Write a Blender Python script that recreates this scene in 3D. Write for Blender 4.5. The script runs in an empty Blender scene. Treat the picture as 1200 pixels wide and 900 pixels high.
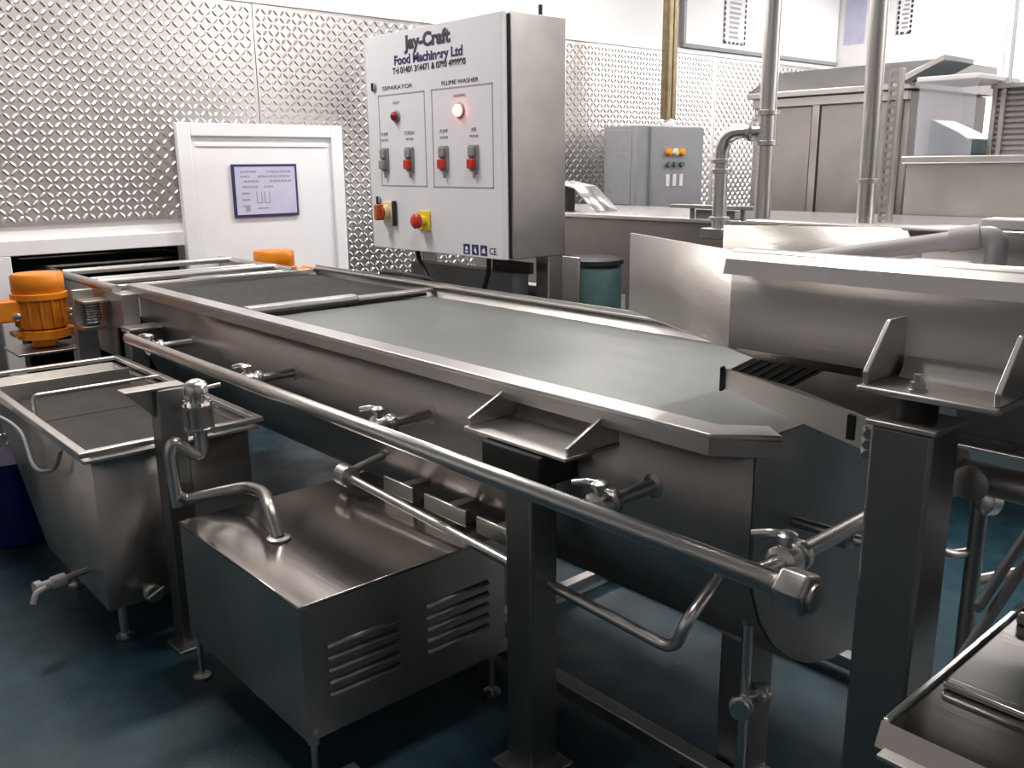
import bpy, math, random
import numpy as np
from mathutils import Matrix, Vector
random.seed(7)
S = bpy.context.scene
COL = S.collection

# ------------------------------------------------------------------ camera
YAW, PITCH, ROLL = math.radians(41.5023), math.radians(13.7324), math.radians(-0.5933)
fw = Vector((math.sin(YAW)*math.cos(PITCH), math.cos(YAW)*math.cos(PITCH), -math.sin(PITCH)))
rt = Vector((math.cos(YAW), -math.sin(YAW), 0)); up = rt.cross(fw)
r2 = rt*math.cos(ROLL) + up*math.sin(ROLL); u2 = -rt*math.sin(ROLL) + up*math.cos(ROLL)
cd = bpy.data.cameras.new('camera'); cam = bpy.data.objects.new('camera', cd); COL.objects.link(cam)
cam.matrix_world = Matrix(((r2.x, u2.x, -fw.x, 0), (r2.y, u2.y, -fw.y, 0), (r2.z, u2.z, -fw.z, 1.55), (0, 0, 0, 1)))
cd.sensor_fit = 'HORIZONTAL'; cd.sensor_width = 36; cd.lens = 1050.404/1200*36; cd.clip_start = 0.02
S.camera = cam

# ------------------------------------------------------------------ light
w = bpy.data.worlds.new('world'); S.world = w; w.use_nodes = True
w.node_tree.nodes['Background'].inputs[0].default_value = (0.9, 0.92, 1, 1)
w.node_tree.nodes['Background'].inputs[1].default_value = 0.03
def ceiling_lamp(x, y, z, sx, sy, power, colr=(1, .96, .93)):
    l = bpy.data.lights.new('ceiling_lamp', 'AREA'); l.shape = 'RECTANGLE'; l.size = sx; l.size_y = sy
    l.energy = power; l.color = colr
    o = bpy.data.objects.new('ceiling_lamp', l); COL.objects.link(o); o.location = (x, y, z)
ceiling_lamp(1.3, 4.55, 3.6, 1.5, .25, 72, (1, .95, .88))
ceiling_lamp(4.4, 4.5, 3.6, 1.5, .25, 90)
ceiling_lamp(9.1, 3.0, 3.6, .25, 1.5, 230)
ceiling_lamp(4.6, 1.6, 3.6, 1.5, .25, 75)
ceiling_lamp(1.9, 1.9, 3.6, 1.5, .25, 40, (1, .95, .9))
ceiling_lamp(6.4, -2.2, 3.6, 1.5, .25, 95)
S.view_settings.view_transform = 'Standard'; S.view_settings.look = 'None'
S.view_settings.exposure = 0.0; S.view_settings.gamma = 1; S.view_settings.use_curve_mapping = False

# ------------------------------------------------------------------ materials
def mat(name, col, rough=.5, metal=0, noise=None, nscale=20, bump=0, bscale=60, stretch=None, rvar=0, emit=None, estr=0, trans=0, alpha=1):
    m = bpy.data.materials.new(name); m.use_nodes = True
    nt = m.node_tree; b = nt.nodes['Principled BSDF']
    b.inputs['Base Color'].default_value = (*col, 1); b.inputs['Roughness'].default_value = rough; b.inputs['Metallic'].default_value = metal
    if emit: b.inputs['Emission Color'].default_value = (*emit, 1); b.inputs['Emission Strength'].default_value = estr
    if trans: b.inputs['Transmission Weight'].default_value = trans
    if alpha < 1: b.inputs['Alpha'].default_value = alpha
    tc = nt.nodes.new('ShaderNodeTexCoord')
    def nz(scale, st=None, det=4):
        n = nt.nodes.new('ShaderNodeTexNoise'); n.inputs['Scale'].default_value = scale; n.inputs['Detail'].default_value = det
        if st:
            mp = nt.nodes.new('ShaderNodeMapping'); mp.inputs['Scale'].default_value = st
            nt.links.new(tc.outputs['Object'], mp.inputs[0]); nt.links.new(mp.outputs[0], n.inputs[0])
        else: nt.links.new(tc.outputs['Object'], n.inputs[0])
        return n
    if noise:
        n = nz(nscale); rp = nt.nodes.new('ShaderNodeValToRGB')
        rp.color_ramp.elements[0].color = (*col, 1); rp.color_ramp.elements[1].color = (*noise, 1)
        rp.color_ramp.elements[0].position = .38; rp.color_ramp.elements[1].position = .68
        nt.links.new(n.outputs[0], rp.inputs[0]); nt.links.new(rp.outputs[0], b.inputs['Base Color'])
    if rvar:
        n = nz(nscale*.6); mr = nt.nodes.new('ShaderNodeMapRange')
        mr.inputs[3].default_value = max(.03, rough-rvar); mr.inputs[4].default_value = rough+rvar
        mr.inputs[1].default_value = .3; mr.inputs[2].default_value = .7
        nt.links.new(n.outputs[0], mr.inputs[0]); nt.links.new(mr.outputs[0], b.inputs['Roughness'])
    if bump:
        n = nz(bscale, stretch); bp = nt.nodes.new('ShaderNodeBump'); bp.inputs['Strength'].default_value = bump; bp.inputs['Distance'].default_value = .004
        nt.links.new(n.outputs[0], bp.inputs['Height']); nt.links.new(bp.outputs[0], b.inputs['Normal'])
    return m
STEEL = mat('brushed_stainless', (.56, .53, .51), .38, 1, noise=(.58, .55, .53), nscale=5, rvar=.08, bump=.10, bscale=90, stretch=(1, .06, 1))
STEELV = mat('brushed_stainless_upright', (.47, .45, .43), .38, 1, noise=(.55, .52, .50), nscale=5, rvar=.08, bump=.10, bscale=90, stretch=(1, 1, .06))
DULLSHADE = mat('dull_shaded_steel', (.27, .275, .27), .42, 1, noise=(.31, .31, .305), nscale=5, bump=.08, bscale=90, stretch=(1, 1, .06))  # dull box-section steel, with shade on posts and end plate darkened into the colour
SHEET = mat('bright_sheet_steel', (.46, .43, .41), .17, 1, noise=(.50, .47, .45), nscale=4, rvar=.04, bump=.05, bscale=60, stretch=(1, .06, 1))
POLISH = mat('polished_stainless', (.80, .78, .76), .28, 1, noise=(.76, .74, .72), nscale=6)
FAR = mat('dull_stainless', (.34, .32, .31), .5, 1, noise=(.39, .365, .35), nscale=4)
TREAD = mat('tread_aluminium', (.62, .59, .57), .34, .92, noise=(.56, .535, .525), nscale=3, rvar=.08)
WHITE = mat('white_paint', (.84, .84, .87), .45, noise=(.80, .80, .84), nscale=3)
WALLW = mat('white_cladding', (.88, .86, .86), .5, noise=(.85, .83, .84), nscale=2)
PANELW = mat('white_enamel', (.74, .73, .80), .35, noise=(.72, .71, .78), nscale=3)
FLOORM = mat('teal_resin', (.008, .040, .062), .45, noise=(.018, .066, .092), nscale=9, rvar=.12, bump=.25, bscale=120)
CEIL = mat('ceiling_white', (.7, .7, .7), .7, noise=(.66, .66, .66), nscale=2)
ORANGE = mat('orange_enamel', (.80, .26, .012), .35, noise=(.72, .21, .01), nscale=12)
BLACK = mat('black_rubber', (.012, .012, .012), .55, noise=(.02, .02, .02), nscale=20)
GLAND = mat('grey_plastic', (.25, .25, .27), .5, noise=(.22, .22, .24), nscale=20)
MESHM = mat('dark_deck', (.13, .13, .13), .6, .5, noise=(.10, .10, .10), nscale=30)
WATER = mat('wash_water', (.17, .183, .178), .36, noise=(.20, .212, .205), nscale=2, bump=.08, bscale=7)
BLUE = mat('blue_plastic', (.008, .012, .16), .45, noise=(.010, .018, .20), nscale=8)
NAVY = mat('navy_print', (.02, .025, .11), .5, noise=(.03, .035, .13), nscale=10)
INK = mat('black_print', (.03, .028, .06), .5, noise=(.04, .04, .07), nscale=10)
GREYINK = mat('grey_print', (.30, .29, .34), .5, noise=(.34, .33, .38), nscale=10)
ISO = mat('orange_red_plastic', (.50, .085, .012), .4, noise=(.44, .07, .01), nscale=20)
RED = mat('red_plastic', (.55, .03, .015), .35, noise=(.48, .025, .012), nscale=20)
DRED = mat('unlit_red_lens', (.22, .008, .02), .2, noise=(.26, .01, .02), nscale=20)
LITRED = mat('lit_red_lens', (.9, .1, .06), .3, emit=(1, .22, .14), estr=9)
YEL = mat('yellow_plastic', (.80, .62, .04), .4, noise=(.75, .56, .04), nscale=20)
CREAM = mat('cream_plate', (.72, .62, .38), .45, noise=(.68, .57, .33), nscale=20)
SIGNM = mat('sign_face', (.55, .55, .72), .4, noise=(.50, .49, .66), nscale=9)
BRASS = mat('aged_brass', (.17, .125, .06), .45, .5, noise=(.23, .18, .10), nscale=14)
PAPER = mat('paper', (.82, .80, .82), .7, noise=(.74, .72, .75), nscale=9)
CLEAR = mat('clear_plastic', (.80, .78, .88), .2, noise=(.76, .74, .84), nscale=6, alpha=.17)
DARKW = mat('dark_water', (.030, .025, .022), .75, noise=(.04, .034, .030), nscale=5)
TEAL = mat('teal_plastic', (.045, .09, .10), .5, noise=(.06, .13, .12), nscale=9)
PVC = mat('grey_pvc', (.50, .47, .50), .45, noise=(.56, .53, .55), nscale=8)
WPLAST = mat('white_plastic', (.72, .70, .72), .4, noise=(.66, .64, .66), nscale=8)
GRYP = mat('grey_cable', (.42, .42, .44), .5, noise=(.38, .38, .40), nscale=20)
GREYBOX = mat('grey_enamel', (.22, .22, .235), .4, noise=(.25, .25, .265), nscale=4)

# ------------------------------------------------------------------ mesh builder
class MB:
    def __init__(s): s.v = []; s.f = []
    def add(s, vs, fs):
        n = len(s.v); s.v += [tuple(v) for v in vs]; s.f += [tuple(i+n for i in f) for f in fs]; return s
    def box(s, x0, x1, y0, y1, z0, z1, M=None):
        vs = [Vector((x, y, z)) for x in (x0, x1) for y in (y0, y1) for z in (z0, z1)]
        if M: vs = [M @ v for v in vs]
        return s.add(vs, [(0, 1, 3, 2), (4, 6, 7, 5), (0, 4, 5, 1), (2, 3, 7, 6), (0, 2, 6, 4), (1, 5, 7, 3)])
    def tube(s, pts, r, n=14, caps=True, closed=False):
        P = [Vector(p) for p in pts]; R = r if isinstance(r, (list, tuple)) else [r]*len(P)
        rings = []; prev = None
        for i, p in enumerate(P):
            if closed: t = P[(i+1) % len(P)]-P[i-1]
            else: t = (P[min(i+1, len(P)-1)]-P[max(i-1, 0)])
            t.normalize()
            if prev is None: a = t.orthogonal().normalized()
            else: a = (prev-t*prev.dot(t)).normalized()
            prev = a; b = t.cross(a)
            rings.append([p+(a*math.cos(2*math.pi*k/n)+b*math.sin(2*math.pi*k/n))*R[i] for k in range(n)])
        vs = [v for g in rings for v in g]; fs = []
        m = len(rings)
        for i in range(m if closed else m-1):
            j = (i+1) % m
            for k in range(n): fs.append((i*n+k, i*n+(k+1) % n, j*n+(k+1) % n, j*n+k))
        if caps and not closed: fs += [tuple(range(n))[::-1], tuple((m-1)*n+k for k in range(n))]
        return s.add(vs, fs)
    def cyl(s, p0, p1, r, n=20): return s.tube([p0, p1], r, n)
    def lathe(s, o, d, prof, n=24):
        o = Vector(o); d = Vector(d).normalized()
        return s.tube_prof(o, d, prof, n)
    def tube_prof(s, o, d, prof, n):
        a = d.orthogonal().normalized(); b = d.cross(a); vs = []; fs = []
        for (r, h) in prof: vs += [o+d*h+(a*math.cos(2*math.pi*k/n)+b*math.sin(2*math.pi*k/n))*r for k in range(n)]
        for i in range(len(prof)-1):
            for k in range(n): fs.append((i*n+k, i*n+(k+1) % n, (i+1)*n+(k+1) % n, (i+1)*n+k))
        fs += [tuple(range(n))[::-1], tuple((len(prof)-1)*n+k for k in range(n))]
        return s.add(vs, fs)
    def prism(s, poly, vec):
        P = [Vector(p) for p in poly]; v = Vector(vec); n = len(P)
        return s.add(P+[p+v for p in P], [tuple(range(n))[::-1], tuple(range(n, 2*n))]+[(i, (i+1) % n, (i+1) % n+n, i+n) for i in range(n)])
    def chain(s, outer, inner, z0, z1, closed=False):   # flat strip between two plan chains, with thickness
        n = len(outer)
        vs = [(*p, z) for z in (z0, z1) for c in (outer, inner) for p in c]; fs = []
        for i in range(n if closed else n-1):
            j = (i+1) % n
            fs += [(i, j, n+j, n+i), (2*n+i, 3*n+i, 3*n+j, 2*n+j), (i, 2*n+i, 2*n+j, j), (n+i, n+j, 3*n+j, 3*n+i)]
        if not closed: fs += [(0, n, 3*n, 2*n), (n-1, 3*n-1, 4*n-1, 2*n-1)]
        return s.add(vs, fs)
    def loft(s, secs, thick=None):
        n = len(secs[0]); vs = [v for g in secs for v in g]
        return s.add(vs, [(i*n+k, i*n+k+1, (i+1)*n+k+1, (i+1)*n+k) for i in range(len(secs)-1) for k in range(n-1)])
    def build(s, name, m, parent=None, bevel=0, solid=0, smooth=38):
        off = Vector((0, 0, 0)); p = parent
        while p: off += p.location; p = p.parent
        me = bpy.data.meshes.new(name); me.from_pydata([Vector(v)-off for v in s.v], [], s.f); me.validate(); me.update()
        import bmesh
        b = bmesh.new(); b.from_mesh(me); bmesh.ops.recalc_face_normals(b, faces=b.faces); b.to_mesh(me); b.free()
        if smooth:
            me.shade_smooth(); me.set_sharp_from_angle(angle=math.radians(smooth))
        me.materials.append(m)
        o = bpy.data.objects.new(name, me); COL.objects.link(o); o.parent = parent
        if solid:
            md = o.modifiers.new('sheet', 'SOLIDIFY'); md.thickness = solid; md.offset = 0
        if bevel:
            md = o.modifiers.new('edge', 'BEVEL'); md.width = bevel; md.segments = 2; md.limit_method = 'ANGLE'
        return o
def bx(*a): return MB().box(*a)
def tag(o, label=None, cat=None, group=None, kind=None):
    if label: o['label'] = label
    if cat: o['category'] = cat
    if group: o['group'] = group
    if kind: o['kind'] = kind
    return o
def thing(name, loc, label, cat, group=None):
    o = bpy.data.objects.new(name, None); COL.objects.link(o); o.location = loc; o.empty_display_size = .1
    return tag(o, label, cat, group)
def copy_tree(o, parent=None):
    c = o.copy(); COL.objects.link(c)
    if parent: c.parent = parent
    for ch in list(o.children): copy_tree(ch, c)
    return c
def arc(c, a, b, t0, t1, n=8):   # arc points about c in the plane of vectors a, b
    c, a, b = Vector(c), Vector(a), Vector(b)
    return [c+a*math.cos(t0+(t1-t0)*i/n)+b*math.sin(t0+(t1-t0)*i/n) for i in range(n+1)]
def path(pts, rad, n=7):         # poly-line with rounded bends
    P = [Vector(p) for p in pts]; out = [P[0]]
    for i in range(1, len(P)-1):
        d0 = (P[i-1]-P[i]); d1 = (P[i+1]-P[i]); r = min(rad, d0.length*.49, d1.length*.49)
        A = P[i]+d0.normalized()*r; B = P[i]+d1.normalized()*r
        for k in range(n+1):
            t = k/n; out.append(A*(1-t)**2+P[i]*2*t*(1-t)+B*t*t)
    return out+[P[-1]]
def text(body, size, o, xd, zd, m, parent, name='lettering', width=None, bold=0):
    c = bpy.data.curves.new(name, 'FONT'); c.body = body; c.size = size; c.align_x = 'CENTER'; c.align_y = 'CENTER'; c.offset = bold; c.extrude = .0006
    t = bpy.data.objects.new(name, c); COL.objects.link(t)
    me = bpy.data.meshes.new_from_object(t.evaluated_get(bpy.context.evaluated_depsgraph_get()))
    bpy.data.objects.remove(t); bpy.data.curves.remove(c)
    xs = [v.co.x for v in me.vertices]; k = (width/(max(xs)-min(xs))) if width else 1
    xd, zd = Vector(xd), Vector(zd); nd = xd.cross(zd); off = Vector((0, 0, 0)); p = parent
    while p: off += p.location; p = p.parent
    for v in me.vertices: v.co = Vector(o)+xd*v.co.x*k+zd*v.co.y+nd*v.co.z-off
    me.name = name; me.materials.clear(); me.materials.append(m)
    ob = bpy.data.objects.new(name, me); COL.objects.link(ob); ob.parent = parent; return ob

# ================================================================== SETTING
WY = 5.6
RX = 9.9
fl = bx(-4, RX+.3, -4, 8.2, -.1, 0).build('floor', FLOORM, smooth=0); tag(fl, 'dark teal resin floor', None, None, 'structure')
ce = bx(-4, RX+.3, -4, 8.2, 3.7, 3.8).build('ceiling', CEIL, smooth=0); tag(ce, 'pale ceiling', None, None, 'structure')
b = MB()
for r in ((-4, 1.18, 0, 3.7), (1.18, 2.24, 1.17, 3.7), (2.24, RX+.3, 0, 3.7)): b.box(r[0], r[1], WY+.02, WY+.15, r[2], r[3])
wb = b.build('wall_back', WALLW, smooth=0); tag(wb, 'white upper wall with tread plate cladding below', None, None, 'structure')
lw = bx(-3.2, -3.05, -3.2, WY+.02, 0, 3.7).build('wall_left', WALLW, smooth=0); tag(lw, 'plain white left wall', None, None, 'structure')
rr = bx(-3.2, RX, -3.2, -3.05, 0, 3.7).build('wall_rear', WALLW, smooth=0); tag(rr, 'plain white rear wall behind the viewer', None, None, 'structure')
rw = bx(RX, RX+.15, -3.2, WY+.02, 0, 3.7).build('wall_right', WALLW, smooth=0); tag(rw, 'plain white right wall', None, None, 'structure')
b3 = MB().box(-3.05, -3.03, -3.05, WY-.02, 0, 1.7).box(-3.03, RX-.02, -3.05, -3.03, 0, 1.7).box(RX-.02, RX, -3.03, WY-.06, 0, 1.45)  # dado added out of view so the lower steelwork mirrors something dark
t3 = b3.build('trim_3', FAR, smooth=0); tag(t3, 'dull steel dado added unseen around the lower walls to darken reflections', None, None, 'structure')
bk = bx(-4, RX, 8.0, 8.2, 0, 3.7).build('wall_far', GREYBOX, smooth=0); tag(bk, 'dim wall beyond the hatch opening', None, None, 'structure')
# tread plates, each a sheet with raised lozenges
def lozenges(x0, x1, z0, z1, y):
    p = .0425; vs = []; fs = []
    L, Wd, h = .0245, .0092, .0058
    base = [(-L, 0), (-L*.5, -Wd), (L*.5, -Wd), (L, 0), (L*.5, Wd), (-L*.5, Wd)]
    for i in range(int((x1-x0)/p)):
        for k in range(int((z1-z0)/p)):
            cx, cz = x0+p*(i+.5), z0+p*(k+.5); a = math.radians(45 if (i+k) % 2 else -45); ca, sa = math.cos(a), math.sin(a); n = len(vs)
            for (u, v) in base: vs.append((cx+u*ca-v*sa, y, cz+u*sa+v*ca))
            for u in (-L*.5, L*.5): vs.append((cx+u*ca, y-h, cz+u*sa))
            fs += [(n, n+1, n+6), (n+1, n+2, n+7, n+6), (n+2, n+3, n+7), (n+3, n+4, n+7), (n+4, n+5, n+6, n+7), (n+5, n, n+6)]
    return MB().add(vs, fs)
for (x0, x1, z0, z1) in ((-2.2, -.006, .0, 2.555), (0, 1.155, 0, 2.555), (1.161, 2.80, 1.25, 2.555), (2.806, 5.24, .4, 2.555), (5.246, 7.68, .4, 2.555), (7.686, RX, .4, 2.555)):
    pl = bx(x0, x1, WY+.006, WY+.019, z0, z1).build('tread_plate', TREAD, wb, smooth=0)
    lz = lozenges(x0+.01, x1-.01, z0+.01, z1-.01, WY+.0058).build('tread_bumps', TREAD, pl, smooth=0); tag(lz, kind='stuff')
t1 = bx(-2.2, RX, WY-.012, WY+.019, 2.556, 2.60).build('trim_1', WHITE, bevel=.003); tag(t1, 'white capping strip along the top of the tread plate', None, None, 'structure')
b = MB().box(1.16, 2.25, WY-.03, WY+.16, 1.085, 1.17).box(1.15, 1.235, WY-.03, WY+.16, 0, 1.085)
t2 = b.build('trim_2', WHITE, bevel=.004); tag(t2, 'white frame around the low hatch opening', None, None, 'structure')
# white hatch door with raised frame
hd = bx(2.24, 3.33, 5.545, 5.60, .40, 1.80).build('door_1', WHITE, bevel=.004); tag(hd, 'white hatch door beside the low opening', None, None, 'structure')
b = MB().box(2.215, 2.30, 5.525, 5.575, .38, 1.82).box(3.275, 3.36, 5.525, 5.575, .38, 1.82).box(2.30, 3.275, 5.525, 5.575, 1.74, 1.82)
b.build('door_frame', WHITE, hd, bevel=.006)
b = MB().box(2.33, 3.245, 5.538, 5.546, 1.68, 1.70)
b.build('door_bead', WHITE, hd, bevel=.002)

# sign on the hatch door
sg = thing('sign', (2.77, 5.54, 1.24), 'pale lilac notice sign with navy border on the white hatch', 'sign')
bx(2.545, 3.00, 5.529, 5.544, 1.238, 1.572).build('border', NAVY, sg, bevel=.002)
bx(2.562, 2.983, 5.5265, 5.530, 1.255, 1.555).build('sign_face', SIGNM, sg, smooth=0)
b = MB()
random.seed(3)
for (z, x0, x1) in ((1.525, 2.60, 2.70), (1.525, 2.78, 2.94), (1.495, 2.60, 2.66), (1.495, 2.72, 2.95), (1.465, 2.62, 2.72), (1.465, 2.80, 2.93), (1.43, 2.61, 2.70), (1.43, 2.76, 2.81)):
    x = x0
    while x < x1:
        l = random.uniform(.008, .026); b.box(x, x+l, 5.5255, 5.527, z-.006, z+.006); x += l+.006
for i in range(3): b.box(2.60, 2.655, 5.5255, 5.527, 1.385-.04*i, 1.395-.04*i)
for x0 in (2.70, 2.755): b.chain([(x0, 0)], [(x0, 0)], 0, 0) if False else b.box(x0, x0+.006, 5.5255, 5.527, 1.33, 1.40).box(x0+.034, x0+.04, 5.5255, 5.527, 1.33, 1.40).box(x0, x0+.04, 5.5255, 5.527, 1.325, 1.331)
b.box(2.70, 2.78, 5.5255, 5.527, 1.29, 1.297).box(2.62, 2.65, 5.5255, 5.527, 1.275, 1.305)
tag(b.build('print', GREYINK, sg, smooth=0), kind='stuff')

# ================================================================== LONG WASH FLUME
fl1 = thing('wash_flume', (2.05, 2.7, 0), 'long stainless steel flume trough with rounded underside, running to the hatch', 'trough')
def ush(x0, x1, zt, zb, zmin, n=14):
    cx, hw, hh = (x0+x1)/2, (x1-x0)/2, zb-zmin
    return [(x0, zt)]+[(cx-hw*math.cos(math.pi*i/n), zb-hh*math.sin(math.pi*i/n)) for i in range(n+1)]+[(x1, zt)]
U = ush(1.56, 2.55, .99, .73, .32)
MB().loft([[(x, y, z) for x, z in U] for y in (1.0, 2.2, 3.4, 4.55)]).build('trough_body', STEEL, fl1, solid=.006)
MB().prism([(x, .992, z) for x, z in U], (0, .008, 0)).build('end_plate', DULLSHADE, fl1, bevel=.002)  # near end plate in the darkened steel, standing in for the shade on it
MB().prism([(x, 4.548, z) for x, z in U], (0, .008, 0)).build('end_plate', STEELV, fl1, bevel=.002)
for (outer, inner, lipi) in (([(1.50, 4.55), (1.495, 1.07), (1.59, .955)], [(1.572, 4.55), (1.572, 1.10), (1.64, 1.02)], [(1.506, 4.55), (1.501, 1.072), (1.595, .960)]),
                             ([(2.61, 4.55), (2.61, 1.07), (2.53, .975)], [(2.535, 4.55), (2.535, 1.10), (2.48, 1.03)], [(2.604, 4.55), (2.604, 1.072), (2.526, .981)])):
    rm = MB().chain(outer, inner, .988, 1.0).build('rim', POLISH, fl1, bevel=.003)
    MB().chain(outer, lipi, .952, .9885).build('rim_lip', STEEL, rm, bevel=.001)
MB().chain([(2.55, 4.55), (2.55, 1.05)], [(2.557, 4.55), (2.557, 1.05)], .99, 1.012).build('splash_strip', POLISH, fl1)
# sloping inner baffle, weir bar and screen deck
MB().add([(1.575, 1.06, .985), (1.575, 3.45, .985), (1.66, 3.45, .945), (1.66, 1.06, .945)], [(0, 1, 2, 3)]).build('inner_baffle', STEEL, fl1, solid=.004)
bx(1.60, 2.12, 3.42, 3.475, .975, .996).build('weir_bar', POLISH, fl1, bevel=.004)
bx(2.12, 2.54, 3.42, 3.475, .97, .985).build('weir_plate', STEEL, fl1, bevel=.003)
dk = bx(1.58, 2.535, 3.475, 4.54, .945, .958).build('screen_deck', MESHM, fl1)
b = MB()
for i in range(96):
    y = 3.485+i*.011
    b.box(1.60, 2.52, y, y+.005, .9585, .962)
tag(b.build('deck_wire', MESHM, dk), kind='stuff')
wt = MB()
nx, ny = 24, 60
vs = [(1.585+.945*i/nx, 1.03+2.39*j/ny, .948+.0012*math.sin(i*1.3+j*.7)*math.sin(j*.9-i*.4)) for j in range(ny+1) for i in range(nx+1)]
wt.add(vs, [(j*(nx+1)+i, j*(nx+1)+i+1, (j+1)*(nx+1)+i+1, (j+1)*(nx+1)+i) for j in range(ny) for i in range(nx)])
tag(wt.build('wash_water', WATER, smooth=80), 'still grey-green wash water filling the long flume', 'water', None, 'stuff')

def bracket(par, xw, xo, y0, y1, z, h):
    p = bx(xo, xw, y0, y1, z-.010, z).build('bracket', STEEL, par, bevel=.003)
    for y in (y0+.004, y1-.012):
        MB().prism([(xw, y, z), (xo+.015, y, z), (xo+.012, y, z+.02), (xw-.055, y, z+h), (xw, y, z+h)], (0, .009, 0)).build('gusset', POLISH, p, bevel=.0015)
    MB().prism([(xw, y0+.02, z), (xw-.03, y0+.02, z), (xw-.005, y0+.02, z+.03), (xw, y0+.02, z+.03)], (0, y1-y0-.04, 0)).build('fillet', STEEL, p)
    return p
bracket(fl1, 1.558, 1.37, 1.37, 1.74, .90, .075)
def post(par, x0, x1, y0, y1, zt, name='leg'):
    o = bx(x0, x1, y0, y1, 0, zt).build(name, DULLSHADE, par, bevel=.006)
    bx(x0-.006, x1+.006, y0-.006, y1+.006, zt, zt+.008).build('top_plate', STEEL, o, bevel=.002)
    bx(x0-.03, x1+.03, y0-.03, y1+.03, 0.001, .012).build('foot_plate', STEEL, o, bevel=.002)
    return o
p1 = post(fl1, 1.365, 1.455, 1.48, 1.575, .80)
bx(1.355, 1.49, 1.44, 1.65, .81, .888).build('rubber_mount', BLACK, fl1, bevel=.006)
post(fl1, 2.65, 2.74, 1.48, 1.575, .80)
bx(2.56, 2.74, 1.40, 1.66, .81, .90).build('bracket', STEEL, fl1, bevel=.003)
p3 = post(fl1, 1.405, 1.49, 4.30, 4.385, .80)
bx(1.405, 1.56, 4.28, 4.41, .81, .82).build('bracket', STEEL, fl1, bevel=.002)
post(fl1, 2.65, 2.74, 3.60, 3.70, .80)
bx(2.55, 2.74, 3.56, 3.74, .81, .82).build('bracket', STEEL, fl1, bevel=.002)
# end leg under rounded end, with drain upright
lg = post(fl1, 1.72, 1.82, 1.08, 1.17, .42)
# lower bumper tube
pts = path([(1.60, 2.46, .60), (1.43, 2.45, .57), (1.43, 1.09, .515), (1.43, 1.06, .60), (1.60, 1.08, .66)], .05)
MB().tube(pts, .014).build('guard_tube', POLISH, fl1)
for y in (2.43,):
    o = MB().cyl((1.43, y+.035, .572), (1.43, y-.02, .572), .036, 24).build('clamp_flange', POLISH, fl1, bevel=.004)
for (y0, y1) in ((2.16, 2.32), (1.90, 2.10), (1.70, 1.85)):
    c = bx(1.495, 1.506, y0, y1, .535, .585).build('cover_plate', POLISH, fl1, bevel=.003)
    bx(1.505, 1.64, (y0+y1)/2-.02, (y0+y1)/2+.02, .55, .57).build('plate_stay', STEEL, fl1)
# base rails on the floor
bx(1.66, 1.71, -.1, 3.6, .03, .07).build('base_rail', STEEL, fl1, bevel=.004)
bx(2.40, 2.45, -.1, 3.6, .03, .07).build('base_rail', STEEL, fl1, bevel=.004)
for y in (-.05, 2.1, 3.5):
    bx(1.71, 2.40, y, y+.04, .03, .07).build('cross_rail', STEEL, fl1, bevel=.004)
for x in (1.685, 2.425):
    for y in (.2, 2.12, 3.52): MB().lathe((x, y, .001), (0, 0, 1), [(.03, 0), (.03, .008), (.01, .012), (.01, .032)], 16).build('foot', POLISH, fl1)
# stub tap in the end plate
o = MB().cyl((1.72, .995, .765), (1.72, .885, .768), .013, 16).build('end_stub', POLISH, fl1)
MB().lathe((1.72, .885, .768), (0, -1, 0), [(.02, 0), (.028, .006), (.028, .03), (.018, .036)], 6).build('stub_nut', STEEL, o)
MB().lathe((1.72, .845, .768), (0, -1, 0), [(.012, 0), (.012, .02), (.02, .022), (.02, .045)], 16).build('stub_cap', POLISH, o)

# upright drain pipe with two unions near the end leg
dp = thing('drain_pipe', (1.61, 1.025, .02), 'thin upright drain pipe with two bright unions below the rounded trough end', 'pipe')
MB().tube(path([(1.61, 1.025, .54), (1.61, 1.025, .055), (1.70, .96, .052)], .03), .013).build('pipe', POLISH, dp)
for dx in (-.052, .045):
    o = MB().cyl((1.61, 1.025, .355), (1.61+dx, 1.025-abs(dx)*.5, .355), .012, 12).build('branch', POLISH, dp)
    MB().lathe((1.61+dx*.6, 1.025-abs(dx)*.3, .355), (dx, -abs(dx)*.5, 0), [(.016, 0), (.027, .004), (.027, .014), (.017, .018), (.023, .021), (.023, .030)], 14).build('union', POLISH, o)

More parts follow.
